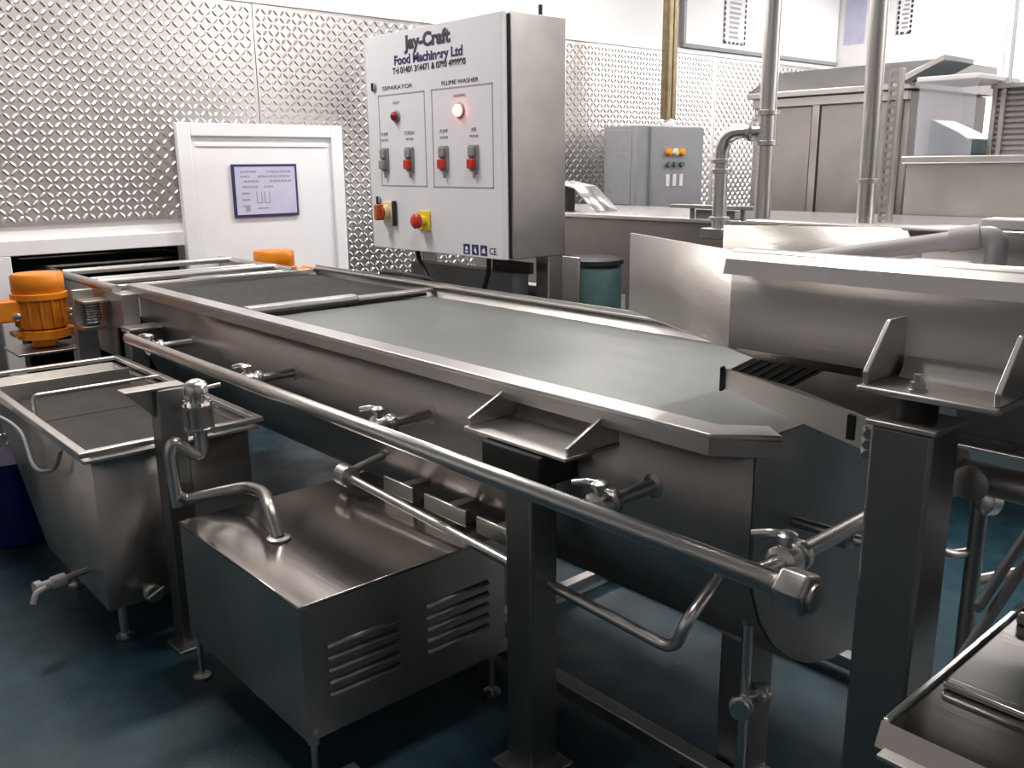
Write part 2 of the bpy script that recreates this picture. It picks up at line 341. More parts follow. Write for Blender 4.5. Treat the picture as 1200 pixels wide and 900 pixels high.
# ================================================================== SPRAY MANIFOLD
RXX, RZ = 1.25, .860
mf = thing('spray_manifold', (RXX, 2.3, RZ), 'long bright stainless rail pipe with hexagonal end nut, running along the flume', 'pipe')
MB().tube([(RXX, 3.842, RZ), (RXX, .72, RZ)], .0195, 20, caps=False).build('rail_pipe', POLISH, mf, solid=.004)
o = MB().lathe((RXX, .735, RZ), (0, -1, 0), [(.034, 0), (.040, .004), (.040, .05), (.036, .056)], 6).build('end_nut', STEEL, mf, bevel=.003)
MB().lathe((RXX, .679, RZ), (0, -1, 0), [(.024, 0), (.024, .008), (.020, .010)], 20).build('nut_boss', STEEL, o)
MB().lathe((RXX, 1.0, RZ), (0, -1, 0), [(.0197, 0), (.0208, .002), (.0208, .004), (.0197, .006)], 20).build('weld_seam', POLISH, mf)
for i, (y, z) in enumerate(((3.93, .79), (2.985, .805), (2.135, .815), (1.265, .818), (.80, .845))):
    xe = 1.56 if i < 4 else 1.95
    xv = 1.375 if i < 4 else 1.37
    yy = y
    br = MB().cyl((xe, yy, z), (xv+.02, yy, z), .0165, 16).build('branch_pipe', POLISH if i < 4 else STEEL, mf)
    if i < 4: MB().lathe((xe, yy, z), (-1, 0, 0), [(.03, 0), (.03, .004), (.019, .008)], 20).build('weld_collar', STEEL, br)
    vb = MB().lathe((xv+.05, yy, z), (-1, 0, 0), [(.018, 0), (.030, .004), (.030, .02), (.022, .024), (.022, .034), (.033, .040), (.033, .070), (.022, .078)], 12).build('valve', POLISH, br, bevel=.001) if False else None
    MB().lathe((xv+.05, yy, z), (-1, 0, 0), [(.018, 0), (.030, .004), (.030, .02), (.022, .024), (.022, .034), (.033, .040), (.033, .070), (.022, .078)], 12).build('valve', POLISH, br, bevel=.001)
    ye = min(yy, 3.82)
    MB().tube([(xv-.02, yy, z), (RXX+.012, ye, RZ-.005)], .015, 12).build('rail_link', POLISH, br)
    MB().lathe((xv-.005, yy, z+.028), (0, 0, 1), [(.012, 0), (.012, .014), (.020, .016), (.020, .026), (.010, .032)], 12).build('valve_stem', POLISH, br)
    MB().tube(path([(xv-.005, yy, z+.052), (xv-.02, yy+.02, z+.056), (xv-.03, yy+.055, z+.046)], .02), .0075, 10).build('valve_lever', POLISH, br)

# ================================================================== DEWATERING SCREEN (far end)
ds = thing('dewatering_screen', (1.95, 5.3, 0), 'stainless vibrating screen frame with bright cross bars, passing through the hatch opening', 'machine')
for x0 in (1.43, 2.42):
    bx(x0, x0+.012, 4.56, 6.6, .64, .97).build('side_plate', STEEL, ds, bevel=.002)
    MB().tube([(x0+.006, 4.50 if x0 < 2 else 4.58, .985), (x0+.006, 6.6, .985)], .022, 14).build('side_rail', STEEL, ds)
bx(1.442, 2.42, 4.58, 6.6, .82, .83).build('screen_sheet', MESHM, ds)
for y, z, r in ((4.79, .995, .016), (5.02, .985, .012), (5.38, .995, .018), (5.9, .985, .018), (6.45, .995, .022)):
    MB().tube([(1.44, y, z), (2.42, y, z)], r, 14).build('cross_bar', POLISH, ds)
bx(1.44, 2.42, 4.66, 4.70, .96, .985).build('cross_bar', POLISH, ds, bevel=.004)
bx(1.42, 1.50, 4.40, 4.55, .80, .97).build('end_bracket', STEEL, ds, bevel=.003)
for x0, y in ((1.36, 5.0), (2.42, 5.0), (1.36, 6.3), (2.42, 6.3)):
    l = bx(x0, x0+.07, y, y+.07, 0, .70).build('leg', STEELV, ds, bevel=.004)
bx(1.30, 1.43, 4.62, 4.74, .78, .80).build('spring_shelf', STEEL, ds, bevel=.002)
for z in (.80, .83, .86, .89):
    pass
MB().tube([(1.37+.03*math.cos(t*.6), 4.68+.03*math.sin(t*.6), .805+t*.0013) for t in range(80)], .006, 8).build('coil_spring', POLISH, ds)
bx(1.31, 1.43, 4.61, 4.75, .912, .925).build('spring_seat', STEEL, ds, bevel=.002)
bx(1.06, 1.43, 4.90, 5.20, .642, .6545).build('motor_plate', STEEL, ds, bevel=.002)
bx(2.434, 2.76, 5.05, 5.25, .655, .6695).build('motor_plate', STEEL, ds, bevel=.002)
bx(1.30, 1.40, 4.74, 4.78, .45, .97).build('end_stanchion', STEELV, ds, bevel=.003)

def motor(loc, label, sd=1):
    t = thing('vibrator_motor', loc, label, 'motor', 'orange vibrator motors on the screen')
    x, y, z = loc
    MB().lathe((x, y, z+.235), (0, 0, 1), [(.118, 0), (.124, .008), (.124, .085), (.116, .098), (.06, .103)], 32).build('end_cap', ORANGE, t)
    o = MB().lathe((x, y, z+.05), (0, 0, 1), [(.10, 0), (.118, .01), (.118, .15), (.134, .155), (.134, .183), (.12, .187)], 32).build('motor_body', ORANGE, t)
    for k in range(14):
        a = 2*math.pi*k/14
        M = Matrix.Translation((x, y, z)) @ Matrix.Rotation(a, 4, 'Z')
        MB().box(.112, .128, -.005, .005, .07, .20, M).build('rib', ORANGE, o, bevel=.002)
    MB().lathe((x, y, z), (0, 0, 1), [(.11, 0), (.124, .004), (.124, .045), (.11, .05)], 32).build('lower_cap', ORANGE, t)
    bx(x-.15, x+.15, y-.05, y+.05, z+.02, z+.045).build('mounting_foot', ORANGE, t, bevel=.006)
    o = bx(*sorted((x-.22*sd, x-.10*sd)), y-.06, y+.06, z+.10, z+.21).build('terminal_box', ORANGE, t, bevel=.01)
    bx(*sorted((x-.232*sd, x-.219*sd)), y-.065, y+.065, z+.095, z+.215).build('terminal_lid', ORANGE, o, bevel=.004)
    for (dx, dy) in ((-.125, -.06), (.128, -.05)):
        MB().lathe((x+dx, y+dy, z+.13), (-.3, -1, 0), [(.012, 0), (.018, .003), (.018, .016), (.012, .02)], 12).build('bolt', POLISH, t)
    MB().lathe((x, y, z), (0, 0, -1), [(.05, 0), (.06, .01), (.06, .04), (.04, .05)], 16).build('shaft_boss', ORANGE, t)
    return t
motor((1.225, 5.05, .705), 'orange vibrator motor with domed cap at the near side of the screen, far left')
m2 = motor((2.60, 5.15, .72), 'orange motor cap peeping over the far rim, below the lilac sign', -1)

# ================================================================== COLLECTION TANK (left)
tk = thing('collection_tank', (1.05, 3.5, 0), 'open grey steel collection tank with double folded rim, left of the pump housing', 'tank')
X0, X1, Y0, Y1 = .78, 1.30, 2.87, 4.25
b = MB()
def frust(z0, z1, i0, i1):
    a = [(X0+i0, Y0+i0, z0), (X1-i0, Y0+i0, z0), (X1-i0, Y1-i0, z0), (X0+i0, Y1-i0, z0)]
    c = [(X0+i1, Y0+i1, z1), (X1-i1, Y0+i1, z1), (X1-i1, Y1-i1, z1), (X0+i1, Y1-i1, z1)]
    return a, c
a, c = frust(.15, .685, 0, 0)
a[2] = (X1, 3.56, .15); a[3] = (X0, 3.56, .15)
b.add(a+c, [(0, 1, 2, 3)]+[(i, (i+1) % 4, (i+1) % 4+4, i+4) for i in range(4)])
b.build('tank_body', STEELV, tk, solid=.004)
def rect(x0, x1, y0, y1): return [(x0, y0), (x1, y0), (x1, y1), (x0, y1)]
MB().chain(rect(X0-.03, X1+.03, Y0-.03, Y1+.03), rect(X0+.002, X1-.002, Y0+.002, Y1-.002), .665, .675, True).build('lower_rim', POLISH, tk, bevel=.002)
MB().chain(rect(X0-.045, X1+.045, Y0-.045, Y1+.045), rect(X0-.015, X1+.015, Y0-.015, Y1+.015), .690, .708, True).build('upper_rim', POLISH, tk, bevel=.004)
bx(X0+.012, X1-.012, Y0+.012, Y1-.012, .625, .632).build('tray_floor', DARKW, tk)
bx(X0+.004, X1-.004, Y1-.24, Y1-.23, .60, .70).build('divider', STEEL, tk, bevel=.002)
for x, y in ((X0+.06, Y0+.08), (X1-.06, Y0+.08), (X0+.06, 3.48), (X1-.06, 3.48)):
    MB().lathe((x, y, .001), (0, 0, 1), [(.03, 0), (.03, .01), (.014, .014), (.014, .15)], 14).build('foot', POLISH, tk)
o = MB().cyl((X0, 3.05, .235), (.655, 3.02, .235), .011, 12).build('drain_stub', STEEL, tk)
MB().lathe((.70, 3.03, .235), (-1, -.15, 0), [(.014, 0), (.022, .003), (.022, .045), (.016, .05), (.016, .075), (.024, .08), (.024, .10)], 14).build('drain_valve', WPLAST, o)
MB().tube(path([(.63, 3.0, .235), (.60, 2.99, .235), (.585, 2.985, .20)], .02), .010, 10).build('valve_lever', WPLAST, o)
o = MB().cyl((.905, Y0, .19), (.905, Y0-.05, .19), .014, 14).build('drain_stub', STEEL, tk)
MB().lathe((.905, Y0-.03, .19), (0, -1, 0), [(.02, 0), (.03, .004), (.03, .018), (.022, .024), (.026, .027), (.026, .04)], 14).build('drain_valve', POLISH, o)
MB().tube([(.88, Y0-.07, .185), (.935, Y0-.07, .21)], .006, 10).build('valve_lever', POLISH, o)
# tie rod inside
MB().tube(path([(X0+.03, 3.62, .56), (X0+.03, 3.62, .73), (X0+.10, 3.62, .73), (1.28, 3.62, .73)], .02), .007, 10).build('lift_handle', POLISH, tk)

# blue barrel and white jamb hose
bl = thing('blue_bin', (.80, 4.13, 0), 'dark blue plastic bin on the floor behind the tank', 'bin')
MB().lathe((.80, 4.13, .001), (0, 0, 1), [(.105, 0), (.12, .01), (.135, .36)], 24).build('bin_body', BLUE, bl)
MB().lathe((.80, 4.13, .345), (0, 0, 1), [(.135, 0), (.148, .004), (.148, .03), (.12, .034)], 24).build('bin_rim', BLUE, bl)
# cable hanging off the tank rim, and hose stub
hs = tag(MB().tube(path([(.42, 3.4, .78), (.64, 3.55, .72), (.72, 3.45, .66), (.70, 3.25, .55), (.735, 3.12, .58), (.742, 3.05, .665)], .12), .007, 10).build('hanging_cable', GRYP), 'thin pale cable looping down from the tank rim', 'cable')
jb = thing('junction_pipe', (.62, 3.8, .6), 'short white capped pipe at the left edge, above the blue bin', 'pipe')
MB().tube([(.45, 3.72, .66), (.60, 3.86, .66)], .03, 16).build('pipe', WPLAST, jb)
MB().lathe((.59, 3.85, .66), (.15, .14, 0), [(.03, 0), (.042, .004), (.042, .05), (.03, .055)], 16).build('pipe_cap', WPLAST, jb)
bx(.40, .74, 3.95, 4.12, .55, .62).build('support_shelf', STEEL, jb, bevel=.003)
bx(.46, .50, 4.0, 4.04, 0, .55).build('shelf_leg', STEELV, jb)
bx(.56, .60, 4.06, 4.10, 0, .55).build('shelf_leg', STEELV, jb)

# ================================================================== PUMP HOUSING
ph = thing('pump_housing', (1.25, 2.2, 0), 'low stainless box with louvred end, on the floor under the flume', 'housing')
bx0, bx1, by0, by1, bz0, bz1 = .918, 1.575, 1.822, 2.552, .145, .51
bx(bx0, bx0+.004, by0, by1, bz0, bz1).build('side_panel', STEELV, ph)
bx(bx1-.004, bx1, by0, by1, bz0, bz1).build('side_panel', STEELV, ph)
bx(bx0+.004, bx1-.004, by1-.004, by1, bz0, bz1).build('rear_panel', STEELV, ph)
bx(bx0+.004, bx1-.004, by0+.004, by1-.004, bz0, bz0+.004).build('base_panel', STEELV, ph)
bx(bx0-.004, bx1+.004, by0-.004, by1+.004, bz1, bz1+.010).build('lid', SHEET, ph, bevel=.003)
slots = [(x0, x1, .395-.034*i) for (x0, x1) in ((.985, 1.20), (1.29, 1.51)) for i in range(5)]
xs = sorted({bx0+.004, bx1-.004, .985, 1.20, 1.29, 1.51}); zs = sorted({bz0, bz1}|{z for _, _, z in slots}|{round(z-.013, 4) for _, _, z in slots})
b = MB()
for i in range(len(xs)-1):
    for k in range(len(zs)-1):
        cx, cz = (xs[i]+xs[i+1])/2, (zs[k]+zs[k+1])/2
        if any(a < cx < c and z-.013 < cz < z for a, c, z in slots): continue
        b.box(xs[i], xs[i+1], by0, by0+.003, zs[k], zs[k+1])
fp = b.build('louvre_panel', STEELV, ph, smooth=0)
for (a, c, z) in slots:
    MB().add([(a, by0, z), (c, by0, z), (c, by0-.011, z-.012), (a, by0-.011, z-.012)], [(0, 1, 2, 3)]).build('louvre', STEELV, fp, solid=.002)
for x, y in ((bx0+.016, by1-.016), (bx0+.03, by0+.03), (bx1-.03, by0+.03), (bx1-.03, by1-.03)):
    MB().lathe((x, y, .001), (0, 0, 1), [(.028, 0), (.028, .006), (.009, .012), (.009, .11), (.016, .115), (.016, .145)], 16).build('foot', POLISH, ph)
for x in (bx0+.02, ):
    MB().lathe((x+.0, by0-.001, .17), (0, -1, 0), [(.008, 0), (.008, .004)], 10).build('screw', POLISH, ph)
# floor channel at the housing corner
cb = tag(bx(.985, 1.03, 1.0, 1.80, .001, .05).build('floor_channel', STEEL, bevel=.004), 'short steel channel lying on the floor in front of the louvred box', 'channel')

# pipework from the flume drain into the housing
pw = thing('transfer_pipe', (1.2, 3.0, .5), 'bent stainless transfer pipe with clamped butterfly valve, entering the top of the low box', 'pipe')
px_, py_ = 1.048, 2.655
MB().cyl((px_, py_, .905), (px_, py_, .70), .022, 18).build('down_pipe', POLISH, pw)
o = MB().lathe((px_, py_, .87), (0, 0, 1), [(.022, 0), (.036, .006), (.036, .03), (.028, .042), (.012, .05)], 20).build('valve_cap', POLISH, pw)
MB().tube([(px_+.03, py_, .888), (px_+.075, py_-.01, .893)], .006, 10).build('valve_lever', POLISH, o)
o = MB().lathe((px_, py_, .768), (0, 0, 1), [(.04, 0), (.04, .065)], 20).build('valve_body', STEEL, pw)
for z in (.755, .828): MB().lathe((px_, py_, z), (0, 0, 1), [(.038, 0), (.047, .003), (.047, .012), (.038, .015)], 20).build('clamp_ring', POLISH, o)
for k in range(6):
    a = k*math.pi/3+.3
    MB().cyl((px_+.043*math.cos(a), py_+.043*math.sin(a), .748), (px_+.043*math.cos(a), py_+.043*math.sin(a), .852), .005, 8).build('bolt', POLISH, o)
MB().tube(path([(px_, py_, .71), (px_, py_, .672), (1.0, 2.665, .70), (.968, 2.67, .735), (.955, 2.675, .70), (.960, 2.665, .525)], .035), .019, 16).build('lower_bend', POLISH, pw)
o = MB().tube(path([(.962, 2.66, .60), (.962, 2.66, .545), (1.02, 2.62, .53), (1.17, 2.585, .555), (1.20, 2.50, .56), (1.17, 2.40, .56), (1.155, 2.375, .535), (1.155, 2.375, .525)][:0] or [(.962, 2.66, .56), (.985, 2.66, .540), (1.135, 2.545, .578), (1.125, 2.40, .60), (1.075, 2.27, .605), (1.075, 2.225, .527)], .05), .019, 16).build('return_pipe', STEEL, pw)
MB().lathe((1.075, 2.225, .5215), (0, 0, 1), [(.034, 0), (.034, .006), (.024, .010)], 18).build('inlet_flange', STEEL, o)
sp3 = thing('support_post', (1.025, 2.77, 0), 'dark square steel post with knee plate, in front of the tank rim', 'post')
bx(.955, 1.04, 2.73, 2.805, 0.012, .885).build('upright', DULLSHADE, sp3, bevel=.005)
bx(.93, 1.065, 2.70, 2.815, 0.001, .012).build('foot_plate', STEEL, sp3, bevel=.002)
MB().prism([(.956, 2.765, .885), (.87, 2.765, .885), (.956, 2.765, .79)], (0, .01, 0)).build('knee_plate', STEEL, sp3, bevel=.002)
bx(.86, 1.045, 2.735, 2.80, .885, .893).build('cap_plate', STEEL, sp3, bevel=.002)

# ================================================================== FEED FLUME (upper right)
f2 = thing('feed_flume', (1.85, .6, 0), 'higher stainless feed trough at right, with folded bright rim and angled outlet panel', 'trough')
ZT = 1.388
def sec(y, xa, xb, zb, zm): return [(xa, y, ZT), (xa, y, zb), (xa+.10, y, zm), (xb-.10, y, zm), (xb, y, zb), (xb, y, ZT)]
MB().loft([sec(-.6, 1.45, 2.25, 1.205, 1.165), sec(1.0, 1.45, 2.25, 1.205, 1.165), sec(1.442, 1.665, 2.04, 1.203, 1.165)]).build('trough_body', STEEL, f2, solid=.006, smooth=20)
MB().prism([(1.480, -.6, ZT+.004), (1.455, -.6, ZT+.004), (1.432, -.6, ZT-.014), (1.425, -.6, ZT-.042), (1.431, -.6, ZT-.042), (1.438, -.6, ZT-.016), (1.457, -.6, ZT-.002), (1.480, -.6, ZT-.002)], (0, 1.605, 0)).build('rim', POLISH, f2, smooth=20)
MB().chain([(2.225, -.6), (2.225, 1.5)], [(2.275, -.6), (2.275, 1.5)], ZT-.006, ZT+.004).build('rim', POLISH, f2, bevel=.004)
bx(1.448, 1.452, .985, 1.0, 1.20, 1.385).build('corner_seam', STEEL, f2)
# deep rounded body further right
U2 = ush(1.56, 2.20, 1.165, 1.10, .86, 10)
MB().loft([[(x, y, z) for x, z in U2] for y in (-.6, .46)]).build('sump_body', STEEL, f2, solid=.006)
MB().prism([(x, .455, z) for x, z in U2], (0, .006, 0)).build('sump_plate', STEELV, f2, bevel=.002)
bracket(f2, 1.447, 1.315, .455, .668, 1.208, .095)
p2 = post(f2, 1.30, 1.40, .535, .632, 1.155)
MB().cyl((1.355, .585, 1.16), (1.355, .585, 1.198), .03, 18).build('rubber_mount', BLACK, f2)
o = MB().lathe((1.345, .585, 1.208), (0, 0, 1), [(.016, 0), (.016, .003), (.012, .004), (.012, .014), (.007, .0145), (.007, .026)], 6).build('bolt', STEEL, f2)
post(f2, 2.30, 2.40, .535, .632, 1.155)
bx(2.25, 2.40, .485, .715, 1.165, 1.208).build('bracket', STEEL, f2, bevel=.003)
# end wall ledge seen through the trough
bx(1.46, 2.24, .62, .63, 1.17, 1.30).build('baffle', STEEL, f2) if False else None

# grey pipe lying across the feed trough, into a white holder
ip = thing('inlet_pipe', (2.0, 1.0, 1.33), 'pale grey plastic pipe lying across the feed trough behind its rim', 'pipe')
MB().tube([(1.99, 1.46, 1.262), (2.16, .88, 1.372)], .021, 18).build('pipe', PVC, ip)
MB().tube([(2.155, .895, 1.37), (2.172, .835, 1.381)], .028, 18).build('socket', PVC, ip)
MB().tube(path([(2.165, .86, 1.375), (2.18, .80, 1.385), (2.17, .80, 1.25), (2.165, .80, 1.20)], .04), .024, 16).build('drop_elbow', PVC, ip)
hb = thing('pipe_holder', (2.02, .86, 1.17), 'white plastic holder block beneath the grey pipe end', 'holder')
bx(1.99, 2.06, .80, .93, 1.17, 1.335).build('holder_block', WPLAST, hb, bevel=.006)
bx(2.06, 2.13, .82, .90, 1.17, 1.325).build('holder_cheek', WPLAST, hb, bevel=.006)
bx(2.226, 2.30, -.2, .86, ZT+.005, ZT+.03).build('top_ledge', WPLAST, f2, bevel=.004)

# ================================================================== DISCHARGE CHUTE
ch = thing('discharge_chute', (1.65, .95, 1.05), 'dark mesh discharge chute jutting from under the feed trough over the flume water', 'chute')
zc = 1.12
A_, B_, C_, D_, E_, F_ = (1.588, 1.105), (1.80, 1.155), (1.775, .955), (1.545, .915), (1.435, .69), (1.80, .69)
MB().prism([(*A_, zc-.05), (*D_, zc-.05), (*E_, zc-.05), (*E_, zc), (*D_, zc), (*A_, zc)][:0] or [(*A_, zc-.045), (*A_, zc), (*D_, zc), (*E_, zc), (*E_, zc-.06), (*D_, zc-.055)], (.006, -.003, 0)).build('side_wall', STEEL, ch, bevel=.001)
MB().prism([(*B_, zc-.045), (*B_, zc), (*C_, zc), (*F_, zc), (*F_, zc-.05)], (-.006, 0, 0)).build('side_wall', STEEL, ch)
MB().prism([(A_[0], A_[1], zc-.014), (B_[0], B_[1], zc-.014), (C_[0], C_[1], zc-.014), (D_[0], D_[1], zc-.014)], (0, 0, .006)).build('mesh_floor', BLACK, ch)
MB().prism([(D_[0], D_[1], zc-.004), (C_[0], C_[1], zc-.004), (F_[0], F_[1], zc-.004), (E_[0], E_[1], zc-.004)], (0, 0, .005)).build('cover_plate', STEEL, ch, bevel=.001)
b = MB()
for i in range(1, 7):
    t = i/7; p = [A_[k]*(1-t)+D_[k]*t for k in (0, 1)]; q = [B_[k]*(1-t)+C_[k]*t for k in (0, 1)]
    b.tube([(p[0]+.006, p[1], zc-.006), (q[0]-.006, q[1], zc-.006)], .002, 6)
tag(b.build('mesh_bars', GLAND, ch), kind='stuff')
MB().prism([(A_[0]-.004, A_[1]+.002, zc-.05), (A_[0]+.012, A_[1]+.006, zc-.05), (A_[0]+.012, A_[1]+.006, zc+.002), (A_[0]-.004, A_[1]+.002, zc+.002)], (0, .006, 0)).build('end_stop', BLACK, ch)
MB().box(1.455, 1.475, .735, .75, zc-.05, zc-.005).build('toggle_clip', BLACK, ch)
b = MB()
for i in range(3): b.cyl((1.43, .70-.0*i, zc-.015-.018*i), (1.405, .685, zc-.017-.018*i), .008, 10)
b.build('hinge_knuckles', POLISH, ch)

# lower side pipe with flanges under the feed trough
sp = thing('sump_pipe', (1.535, .3, 1.0), 'dull steel pipe with round flange under the feed trough, right edge', 'pipe')
MB().tube([(1.535, .72, 1.03), (1.535, -.3, 1.03)], .027, 18).build('pipe', STEEL, sp)
MB().lathe((1.535, .60, 1.03), (0, -1, 0), [(.028, 0), (.042, .004), (.042, .020), (.028, .024)], 20).build('flange', STEEL, sp)
MB().lathe((1.515, .548, 1.03), (-1, 0, 0), [(.02, 0), (.030, .012), (.030, .022), (.016, .026)], 20).build('inspection_cap', STEEL, sp)

# tangle of valves behind the right post
vc = thing('valve_cluster', (2.0, .62, .7), 'cluster of small bright valves and bent pipes behind the right post', 'valve')
MB().tube(path([(1.80, .78, .88), (2.05, .70, .885)], .03), .008, 10).build('feed_rod', POLISH, vc)
MB().lathe((1.94, .69, .845), (1, -.4, -.2), [(.02, 0), (.034, .01), (.034, .035), (.02, .05)], 16).build('valve_body', POLISH, vc)
MB().tube(path([(1.82, .78, .79), (1.88, .72, .725), (1.95, .70, .715), (1.96, .695, .745)], .03), .011, 12).build('bent_pipe', POLISH, vc)
MB().lathe((2.12, .62, .81), (1, -.2, 0), [(.016, 0), (.028, .006), (.028, .03), (.018, .036)], 14).build('union', POLISH, vc)
MB().lathe((2.10, .60, .66), (1, -.2, 0), [(.012, 0), (.02, .006), (.02, .03), (.012, .036)], 14).build('union', STEEL, vc)
MB().tube([(2.13, .60, .60), (2.28, .56, .60)], .012, 12).build('tail_pipe', POLISH, vc)
MB().cyl((1.955, .69, .001), (1.955, .69, .85), .018, 14).build('stand_pipe', STEELV, vc)
MB().cyl((2.12, .615, .001), (2.12, .615, .80), .014, 14).build('stand_pipe', STEELV, vc)
MB().tube([(1.955, .69, .65), (2.12, .60, .66)], .012, 12).build('cross_pipe', STEEL, vc)

# ================================================================== STEEL TRAY TABLE (bottom right)
tt = thing('tray_table', (1.5, .3, 0), 'low stainless tray table with raised folded lip, bottom right corner', 'table')
tz = .80
MB().box(1.10, 1.95, -.5, .478, tz-.006, tz).build('tray_top', SHEET, tt, bevel=.002)
MB().prism([(1.10, -.5, tz), (1.085, -.5, tz-.03), (1.082, -.5, tz-.03), (1.097, -.5, tz+.004)], (0, .98, 0)).build('front_fold', STEEL, tt)
bx(1.062, 1.085, -.5, .468, tz-.034, tz-.026).build('front_lip', POLISH, tt, bevel=.002)
bx(1.10, 1.95, .470, .480, tz-.03, tz+.006).build('rear_lip', POLISH, tt, bevel=.002)
bx(1.24, 1.26, -.5, .46, tz, tz+.012).build('raised_bead', SHEET, tt, bevel=.004)
bx(1.52, 1.535, -.5, .46, tz, tz+.02).build('guide_strip', STEEL, tt, bevel=.004)
for x, y in ((1.13, .40), (1.88, .40), (1.13, -.44), (1.88, -.44)):
    bx(x, x+.04, y, y+.04, .0, tz-.006).build('leg', STEELV, tt, bevel=.003)
for pts, lab in (([(2.26, .49, .93), (2.0, .51, .88), (1.72, .505, .86), (1.56, .505, .80), (1.49, .55, .66), (1.48, .60, .012)], 'grey ribbed hose curving over the tray table edge'),
                 ([(1.53, .525, .80), (1.80, .545, .855), (2.05, .56, .90), (2.28, .57, .95)], 'straight pale hose rising over the back of the tray table')):
    tag(MB().tube(path(pts, .10), .0095, 12).build('hose', GRYP), lab, 'hose')
tag(MB().tube(path([(1.75, .95, .012), (2.1, .70, .012), (2.35, .80, .012)], .1), .008, 10).build('hose', GRYP), 'thin pale hose lying on the teal floor behind the right post', 'hose')

# ================================================================== CONTROL CABINET
CX = 2.78
cc = thing('control_cabinet', (2.96, 3.73, 0), 'tall electrical control cabinet with white front and switches, standing behind the flume', 'cabinet')
bx(2.812, 3.155, 3.160, 4.30, 1.115, 2.212).build('cabinet_body', STEELV, cc, bevel=.004)
bx(2.803, 2.812, 3.172, 4.288, 1.127, 2.20).build('door_seal', BLACK, cc)
dr = bx(CX, 2.803, 3.178, 4.295, 1.115, 2.212).build('cabinet_door', PANELW, cc, bevel=.003)
tag(dr, 'white enamelled door')
b = MB().box(CX-.004, CX+.001, 3.178, 3.196, 1.12, 2.207)
b.build('door_edge', WPLAST, dr)
for y0 in (3.17, 4.20):
    l = bx(3.05, 3.15, y0, y0+.09, 0, 1.115).build('stand_leg', STEELV, cc, bevel=.004)
bx(3.06, 3.14, 3.26, 4.20, .90, .96).build('stand_rail', STEEL, cc, bevel=.003)
bx(2.83, 2.85, 3.45, 3.47, 2.212, 2.30).build('roof_bolt', BLACK, cc) if False else MB().cyl((3.02, 3.19, 2.21), (3.02, 3.19, 2.26), .01, 10).build('lifting_eye', BLACK, cc)
YD, ZU = (0, -1, 0), (0, 0, 1); XF = CX-.0012
text('Jay-Craft', .088, (XF, 3.742, 2.148), YD, ZU, INK, dr, width=.38, bold=.004)
text('Food Machinery Ltd', .062, (XF, 3.746, 2.072), YD, ZU, NAVY, dr, width=.56, bold=.002)
text('Tel 01406 364471 & 0780 488890', .042, (XF, 3.744, 2.023), YD, ZU, INK, dr, width=.60, bold=.0012)
text('SEPARATOR', .028, (XF, 4.01, 1.944), YD, ZU, INK, dr, width=.27)
text('FLUME WASHER', .028, (XF, 3.494, 1.936), YD, ZU, INK, dr, width=.28)
def frame(y0, y1, z0, z1, t=.007):
    b = MB()
    for r in ((y0, y1, z1-t, z1), (y0, y1, z0, z0+t), (y0, y0+t, z0, z1), (y1-t, y1, z0, z1)): b.box(CX-.001, CX, *r)
    b.build('panel_outline', GREYINK, dr, smooth=0)
frame(3.775, 4.19, 1.445, 1.914); frame(3.253, 3.72, 1.443, 1.915)
for y, z, m, nm, r in ((4.024, 1.80, DRED, 'indicator_lamp', .026), (3.496, 1.805, LITRED, 'indicator_lamp', .030)):
    o = MB().lathe((CX, y, z), (-1, 0, 0), [(r+.006, 0), (r+.006, .006), (r, .010)], 22).build('lamp_bezel', GLAND, dr)
    MB().lathe((CX-.009, y, z), (-1, 0, 0), [(r*.9, 0), (r*.9, .012), (r*.6, .022), (r*.2, .025)], 22).build('lamp_lens', m, o)
    text('FAULT' if m is DRED else 'RUNNING', .020, (XF, y, z+.068), YD, ZU, GREYINK, dr)
for i, (y, wd) in enumerate(((4.143, 'PUMP'), (3.915, 'SCREEN'), (3.626, 'PUMP'), (3.394, 'AIR'))):
    o = bx(CX-.012, CX, y-.033, y+.033, 1.525, 1.645).build('push_button_plate', GLAND, dr, bevel=.004)
    bx(CX-.026, CX-.011, y-.022, y+.022, 1.592, 1.636).build('start_button', GLAND, o, bevel=.004)
    bx(CX-.034, CX-.011, y-.022, y+.022, 1.535, 1.580).build('stop_button', RED if i else GLAND, o, bevel=.004)
    MB().cyl((CX-.012, y-.01, 1.524), (CX-.012, y-.01, 1.49), .007, 8).build('button_tail', GLAND, o)
    text(wd, .026, (XF, y, 1.714), YD, ZU, GREYINK, dr); text('MOTOR', .018, (XF, y, 1.684), YD, ZU, GREYINK, dr)
for z in (1.958, 1.37):
    MB().lathe((CX, 4.222, z), (-1, 0, 0), [(.022, 0), (.022, .008), (.014, .012)], 16).build('door_lock', GLAND, dr)
    bx(CX-.018, CX-.010, 4.217, 4.227, z-.02, z+.02).build('lock_key', BLACK, dr)
o = bx(CX-.014, CX, 4.07, 4.175, 1.245, 1.365).build('isolator_plate', CREAM, dr, bevel=.004)
bx(CX-.022, CX-.002, 4.055, 4.075, 1.238, 1.37).build('isolator_edge', BLACK, o, bevel=.003)
MB().lathe((CX-.012, 4.135, 1.31), (-1, 0, 0), [(.04, 0), (.04, .03), (.036, .034)], 22).build('isolator_collar', CREAM, o)
bx(CX-.085, CX-.04, 4.118, 4.152, 1.268, 1.352).build('isolator_handle', ISO, o, bevel=.006)
MB().lathe((CX-.044, 4.135, 1.31), (-1, 0, 0), [(.036, 0), (.036, .012), (.03, .016)], 22).build('isolator_knob', ISO, o)
o = bx(CX-.010, CX, 3.755, 3.855, 1.225, 1.325).build('emergency_stop_plate', YEL, dr, bevel=.003)
MB().lathe((CX-.009, 3.805, 1.275), (-1, 0, 0), [(.026, 0), (.026, .03), (.02, .034)], 20).build('stop_collar', YEL, o)
